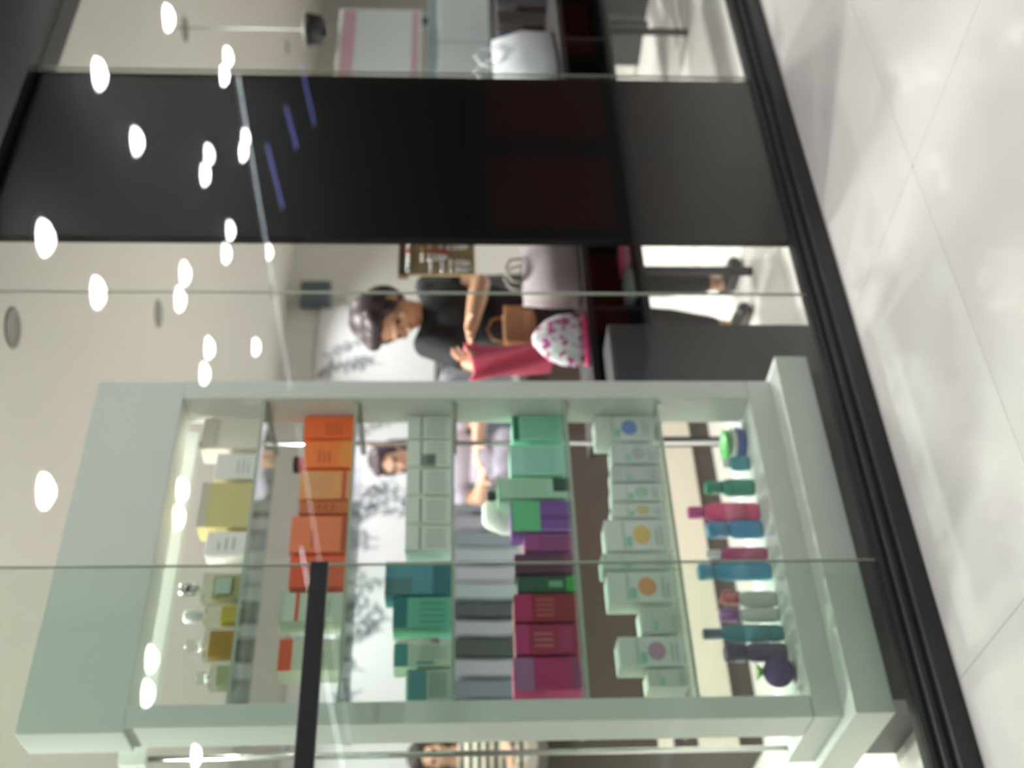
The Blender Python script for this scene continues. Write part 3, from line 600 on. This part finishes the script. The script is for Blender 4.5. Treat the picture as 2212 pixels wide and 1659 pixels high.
def person(label, J, look, skin, hair, top_m, leg_m, shoe_m, sleeve='short', voxel=0.006, hairlen=0.0, s=1.0, cat='person', headk=1.0):
    """J: world joint positions; everything is one fused skin with clothing and hair as children"""
    V = {k: Vector(v) for k, v in J.items() if not k.startswith('hand')}
    base = (V['anL'] + V['anR']) / 2; base.z = 0
    mb = MB()
    across = (V['shL'] - V['shR']).normalized(); R = Matrix.Rotation(math.atan2(across.y, across.x), 3, 'Z')
    def E(p, r, g=0.0): mb_.ell(p, tuple((x + g) * s for x in r), R, u=20, v=14)
    mb_ = mb
    fwd = Vector(J.get('front', (across.y, -across.x, 0))).normalized()
    E(V['pelvis'], (0.158, 0.108, 0.115)); E(V['pelvis'].lerp(V['chest'], 0.5), (0.125, 0.09, 0.14)); E(V['chest'], (0.150, 0.105, 0.145))
    for sd in ('L', 'R'):
        mb.limb(V['chest'].lerp(V['sh' + sd], 0.3) + Vector((0, 0, 0.04)), V['sh' + sd], 0.06 * s, 0.05 * s)
        mb.limb(V['sh' + sd], V['el' + sd], 0.048 * s, 0.040 * s); mb.limb(V['el' + sd], V['el' + sd].lerp(V['wr' + sd], 0.3), 0.040 * s, 0.042 * s); mb.limb(V['el' + sd].lerp(V['wr' + sd], 0.3), V['wr' + sd], 0.042 * s, 0.026 * s)
        mb.limb(V['hip' + sd], V['kn' + sd], 0.078 * s, 0.052 * s); mb.limb(V['kn' + sd], V['kn' + sd].lerp(V['an' + sd], 0.3), 0.052 * s, 0.053 * s); mb.limb(V['kn' + sd].lerp(V['an' + sd], 0.3), V['an' + sd], 0.053 * s, 0.033 * s)
        mb.limb(V['an' + sd] + Vector((0, 0, -0.03)), V['an' + sd] + fwd * 0.13 * s + Vector((0, 0, -0.045)), 0.034 * s, 0.026 * s)
    r, f, u = basis(look); hc = V['head']; hs = s * headk; HR = Matrix((r, f, u)).transposed()
    mb.limb(V['chest'] + Vector((0, 0, 0.12 * s)), hc - u * 0.06 * s - f * 0.02 * s, 0.054 * s, 0.05 * s)
    def hp(a, b_, c): return hc + (r * a + f * b_ + u * c) * hs
    def HE(a, b_, c, q, tgt): tgt.ell(hp(a, b_, c), tuple(x * hs for x in q), HR, u=20, v=14)
    HE(0, -0.01, 0.03, (0.074, 0.092, 0.088), mb); HE(0, 0.015, -0.035, (0.058, 0.068, 0.075), mb); HE(0, 0.045, -0.085, (0.028, 0.026, 0.022), mb)
    HE(0, 0.088, -0.028, (0.012, 0.018, 0.014), mb); HE(0, 0.082, 0.0, (0.009, 0.012, 0.03), mb); HE(0, 0.078, 0.022, (0.045, 0.012, 0.010), mb)
    HE(0, 0.078, -0.056, (0.022, 0.010, 0.006), mb); HE(0, 0.076, -0.066, (0.018, 0.010, 0.006), mb)
    for sd in (-1, 1): HE(sd * 0.074, -0.005, -0.012, (0.010, 0.020, 0.030), mb); HE(sd * 0.04, 0.06, -0.022, (0.022, 0.018, 0.018), mb)
    for sd in ('L', 'R'):
        h = J['hand' + sd]; hand(mb, V['wr' + sd], h[0], h[1], h[2], s, h[3] if len(h) > 3 else 0.45)
    body = fuse(mb, 'person', skin, None, voxel, 5)
    tag(body, label, cat)
    # clothes: grown a little off the body
    mb = MB(); mb_ = mb
    E(V['pelvis'] + Vector((0, 0, 0.03)), (0.158, 0.108, 0.10), 0.014); E(V['pelvis'].lerp(V['chest'], 0.5), (0.128, 0.094, 0.14), 0.014); E(V['chest'], (0.150, 0.108, 0.140), 0.012)
    for sd in ('L', 'R'):
        mb.limb(V['chest'].lerp(V['sh' + sd], 0.3) + Vector((0, 0, 0.035)), V['sh' + sd], 0.066 * s, 0.06 * s)
        if sleeve == 'short': mb.limb(V['sh' + sd], V['sh' + sd].lerp(V['el' + sd], 0.55), 0.060 * s, 0.058 * s)
        else: mb.limb(V['sh' + sd], V['el' + sd], 0.060 * s, 0.050 * s); mb.limb(V['el' + sd], V['wr' + sd].lerp(V['el' + sd], 0.15), 0.050 * s, 0.036 * s)
    t = fuse(mb, 'top', top_m, body, max(voxel, 0.008), 5)
    mb = MB(); mb_ = mb
    E(V['pelvis'] - Vector((0, 0, 0.02)), (0.158, 0.108, 0.10), 0.008)
    for sd in ('L', 'R'):
        mb.limb(V['hip' + sd], V['kn' + sd], 0.086 * s, 0.060 * s); mb.limb(V['kn' + sd], V['kn' + sd].lerp(V['an' + sd], 0.35), 0.060 * s, 0.062 * s); mb.limb(V['kn' + sd].lerp(V['an' + sd], 0.35), V['kn' + sd].lerp(V['an' + sd], 0.82), 0.062 * s, 0.046 * s)
    fuse(mb, 'trousers', leg_m, body, max(voxel, 0.008), 5)
    for sd in ('L', 'R'):
        mb = MB(); a = V['an' + sd]
        g = Vector((a.x, a.y, 0))
        mb.limb(g + Vector((0, 0, 0.035)) - fwd * 0.03, g + Vector((0, 0, 0.035)) + fwd * 0.15 * s, 0.038 * s, 0.033 * s)
        sh = fuse(mb, 'shoe', shoe_m, body, 0.007, 3)
        for v in sh.data.vertices: v.co.z = max(0.002, v.co.z)
    # hair: skull cap behind the hairline with strands of length hairlen
    mb = MB()
    HE(0, -0.026, 0.042, (0.090, 0.098, 0.092), mb); HE(0, -0.05, -0.005, (0.090, 0.082, 0.092), mb)
    HE(-0.03, 0.035, 0.088, (0.05, 0.05, 0.032), mb); HE(0.03, 0.03, 0.088, (0.05, 0.05, 0.032), mb)
    for sd in (-1, 1): HE(sd * 0.068, 0.012, 0.02, (0.018, 0.035, 0.05), mb)
    if hairlen:
        for k in range(7):
            a = -1.2 + 0.4 * k; mb.limb(hp(0.075 * math.sin(a), -0.035 - 0.06 * math.cos(a), 0.0), hp(0.08 * math.sin(a), -0.04 - 0.06 * math.cos(a), -0.05 - hairlen), 0.032 * s, 0.022 * s)
    else: HE(0, -0.115, -0.01, (0.04, 0.035, 0.038), mb)
    fuse(mb, 'hair', hair, body, 0.007, 4)
    for sd in (-1, 1):
        mb = MB(); HE(sd * 0.031, 0.0735, 0.004, (0.013, 0.008, 0.0065), mb); mb.build('eye', pm('#20160f', 0.2), body, True)
    mb = MB(); HE(0, 0.0865, -0.061, (0.018, 0.004, 0.005), mb); mb.build('lips', pm('#9a4a44', 0.5), body, True)
    return body

M_SKIN = mat('skin_warm', '#c99a7c', 0.5, noise=0.05, nscale=12); M_SKIN2 = mat('skin_light', '#d2a68e', 0.5, noise=0.05, nscale=12)
M_HAIR = mat('hair_dark', '#34262a', 0.45, noise=0.3, nscale=50); M_HAIR2 = mat('hair_plum', '#4a3a42', 0.5, noise=0.3, nscale=50)
M_TEE = mat('black_tee', '#0c0f15', 0.8, noise=0.2, nscale=14, bump=0.3); M_TROUS = mat('black_trousers', '#0d0d11', 0.8, noise=0.2, nscale=14)
M_SHOE = mat('black_shoe', '#121214', 0.35)
w1 = person('woman in a black T-shirt bending over a pink cloth', dict(
    pelvis=(3.27, 0.95, 0.88), chest=(3.23, 0.91, 1.22), head=(3.155, 0.84, 1.485), shL=(3.41, 0.93, 1.325), shR=(3.05, 0.88, 1.325),
    elL=(3.33, 0.82, 1.11), wrL=(2.99, 0.70, 1.155), elR=(2.87, 0.80, 1.09), wrR=(2.76, 0.635, 1.10), hipL=(3.35, 0.95, 0.83), hipR=(3.19, 0.95, 0.83),
    knL=(3.43, 0.92, 0.46), knR=(3.20, 0.90, 0.46), anL=(3.46, 0.95, 0.075), anR=(3.20, 0.95, 0.075), front=(-0.2, -1, 0),
    handL=((-0.85, -0.35, 0.1), (-0.1, -0.3, -1), (0, -1, 0.2), 0.4), handR=((-0.2, -0.4, 0.6), (0.9, -0.3, 0.1), (0, 0, 1), 0.55)),
    (-0.92, -0.16, -0.62), M_SKIN, M_HAIR, M_TEE, M_TROUS, M_SHOE, voxel=0.0048, headk=1.16)

def stand_pose(x, y, h, rz, armsL='down', k=1.0):
    """plain standing pose, forearms raised a little as if holding something"""
    q = h / 1.65; c, s_ = math.cos(rz), math.sin(rz)
    def P(a, b_, z): return (x + (a * c - b_ * s_) * q, y + (a * s_ + b_ * c) * q, z * q)
    def Dv(a, b_, z): return (a * c - b_ * s_, a * s_ + b_ * c, z)
    return dict(pelvis=P(0, 0, 0.9), chest=P(0, -0.01, 1.21), head=P(0, -0.04, 1.535), shL=P(0.17, 0, 1.31), shR=P(-0.17, 0, 1.31), elL=P(0.22, 0.0, 1.06), elR=P(-0.22, 0.0, 1.06),
                wrL=P(0.10, -0.2, 1.08), wrR=P(-0.08, -0.21, 1.05), hipL=P(0.085, 0, 0.86), hipR=P(-0.085, 0, 0.86), knL=P(0.09, -0.02, 0.48), knR=P(-0.09, -0.02, 0.48),
                anL=P(0.09, 0.01, 0.075 / q), anR=P(-0.09, 0.01, 0.075 / q), front=Dv(0, -1, 0), handL=(Dv(-0.6, -0.7, 0.1), Dv(-0.3, 0.2, -1), Dv(0, -1, 0.5)), handR=(Dv(0.5, -0.8, 0.1), Dv(0.3, 0.2, -1), Dv(0, -1, 0.5)))
M_LILAC = mat('lilac_top', '#c4c0d2', 0.8, noise=0.15, nscale=18)
M_STRIPE = bpy.data.materials.new('striped_jersey'); M_STRIPE.use_nodes = True
nt = M_STRIPE.node_tree; b = nt.nodes['Principled BSDF']; wv = nt.nodes.new('ShaderNodeTexWave'); wv.bands_direction = 'Z'; wv.inputs['Scale'].default_value = 7; wv.inputs['Distortion'].default_value = 0.6
cr = nt.nodes.new('ShaderNodeValToRGB'); cr.color_ramp.interpolation = 'CONSTANT'; cr.color_ramp.elements[0].color = lin('#22303a'); cr.color_ramp.elements[1].color = lin('#d8cdb8'); cr.color_ramp.elements[1].position = 0.5
tc = nt.nodes.new('ShaderNodeTexCoord'); nt.links.new(tc.outputs['Object'], wv.inputs['Vector']); nt.links.new(wv.outputs['Fac'], cr.inputs[0]); nt.links.new(cr.outputs[0], b.inputs['Base Color']); b.inputs['Roughness'].default_value = 0.8
person('woman in a pale lilac top seen through the glass shelves', stand_pose(3.68, 2.58, 1.66, -0.75), (-0.75, -0.6, -0.25), M_SKIN2, M_HAIR2, M_LILAC, mat('grey_trousers', '#6a7280', 0.8), M_SHOE, sleeve='short', voxel=0.009, hairlen=0.08)
person('shopper in a navy and cream striped jersey at the picture edge', stand_pose(2.36, 3.5, 1.43, -0.3), (-0.3, -0.9, -0.2), M_SKIN2, M_HAIR, M_STRIPE, mat('navy_trousers', '#2a3038', 0.8), M_SHOE, sleeve='long', voxel=0.009, hairlen=0.05)

# pink cloth hanging from the woman's hands
mb = MB(); nx, nz = 26, 30; g = []
for j in range(nz + 1):
    t = j / nz; row = []
    for i in range(nx + 1):
        a = i / nx; wd = 0.20 - 0.05 * t
        x = 2.80 - wd * a + 0.02 * t; y = 0.585 + 0.022 * math.sin(a * 11 + 1.5 * t) + 0.012 * math.sin(a * 23 + 4 * t); zz = 1.185 - 0.33 * t - 0.03 * a * (1 - t) + 0.012 * math.sin(a * 8)
        row.append(mb.bm.verts.new((x, y, zz)))
    g.append(row)
for j in range(nz):
    for i in range(nx): mb.bm.faces.new((g[j][i], g[j][i + 1], g[j + 1][i + 1], g[j + 1][i]))
pc = mb.build('pink_cloth', mat('pink_cloth', '#cf5a72', 0.85, noise=0.15, nscale=10), None, True)
so = pc.modifiers.new('t', 'SOLIDIFY'); so.thickness = 0.006; so.offset = 0
tag(pc, 'rose pink cloth held up in the hands of the woman in black', 'cloth')
hbg = empty('shoulder_bag', 'small tan leather bag at the hip of the woman in black', 'bag', None, (2.96, 0.69, 0.905))
MB().box(-0.09, 0.09, -0.035, 0.035, 0.0, 0.13, 0.03).build('bag_body', mat('tan_leather', '#a8744f', 0.5, noise=0.1), hbg, True)
MB().box(-0.092, 0.092, -0.039, -0.028, 0.055, 0.125, 0.005).build('flap', mat('tan_leather'), hbg, True)
MB().tube([(-0.07, 0.0, 0.11), (-0.05, 0.0, 0.17), (0.0, 0.0, 0.19), (0.05, 0.0, 0.17), (0.07, 0.0, 0.11)], 0.005, 8).build('strap', mat('tan_leather'), hbg, True)
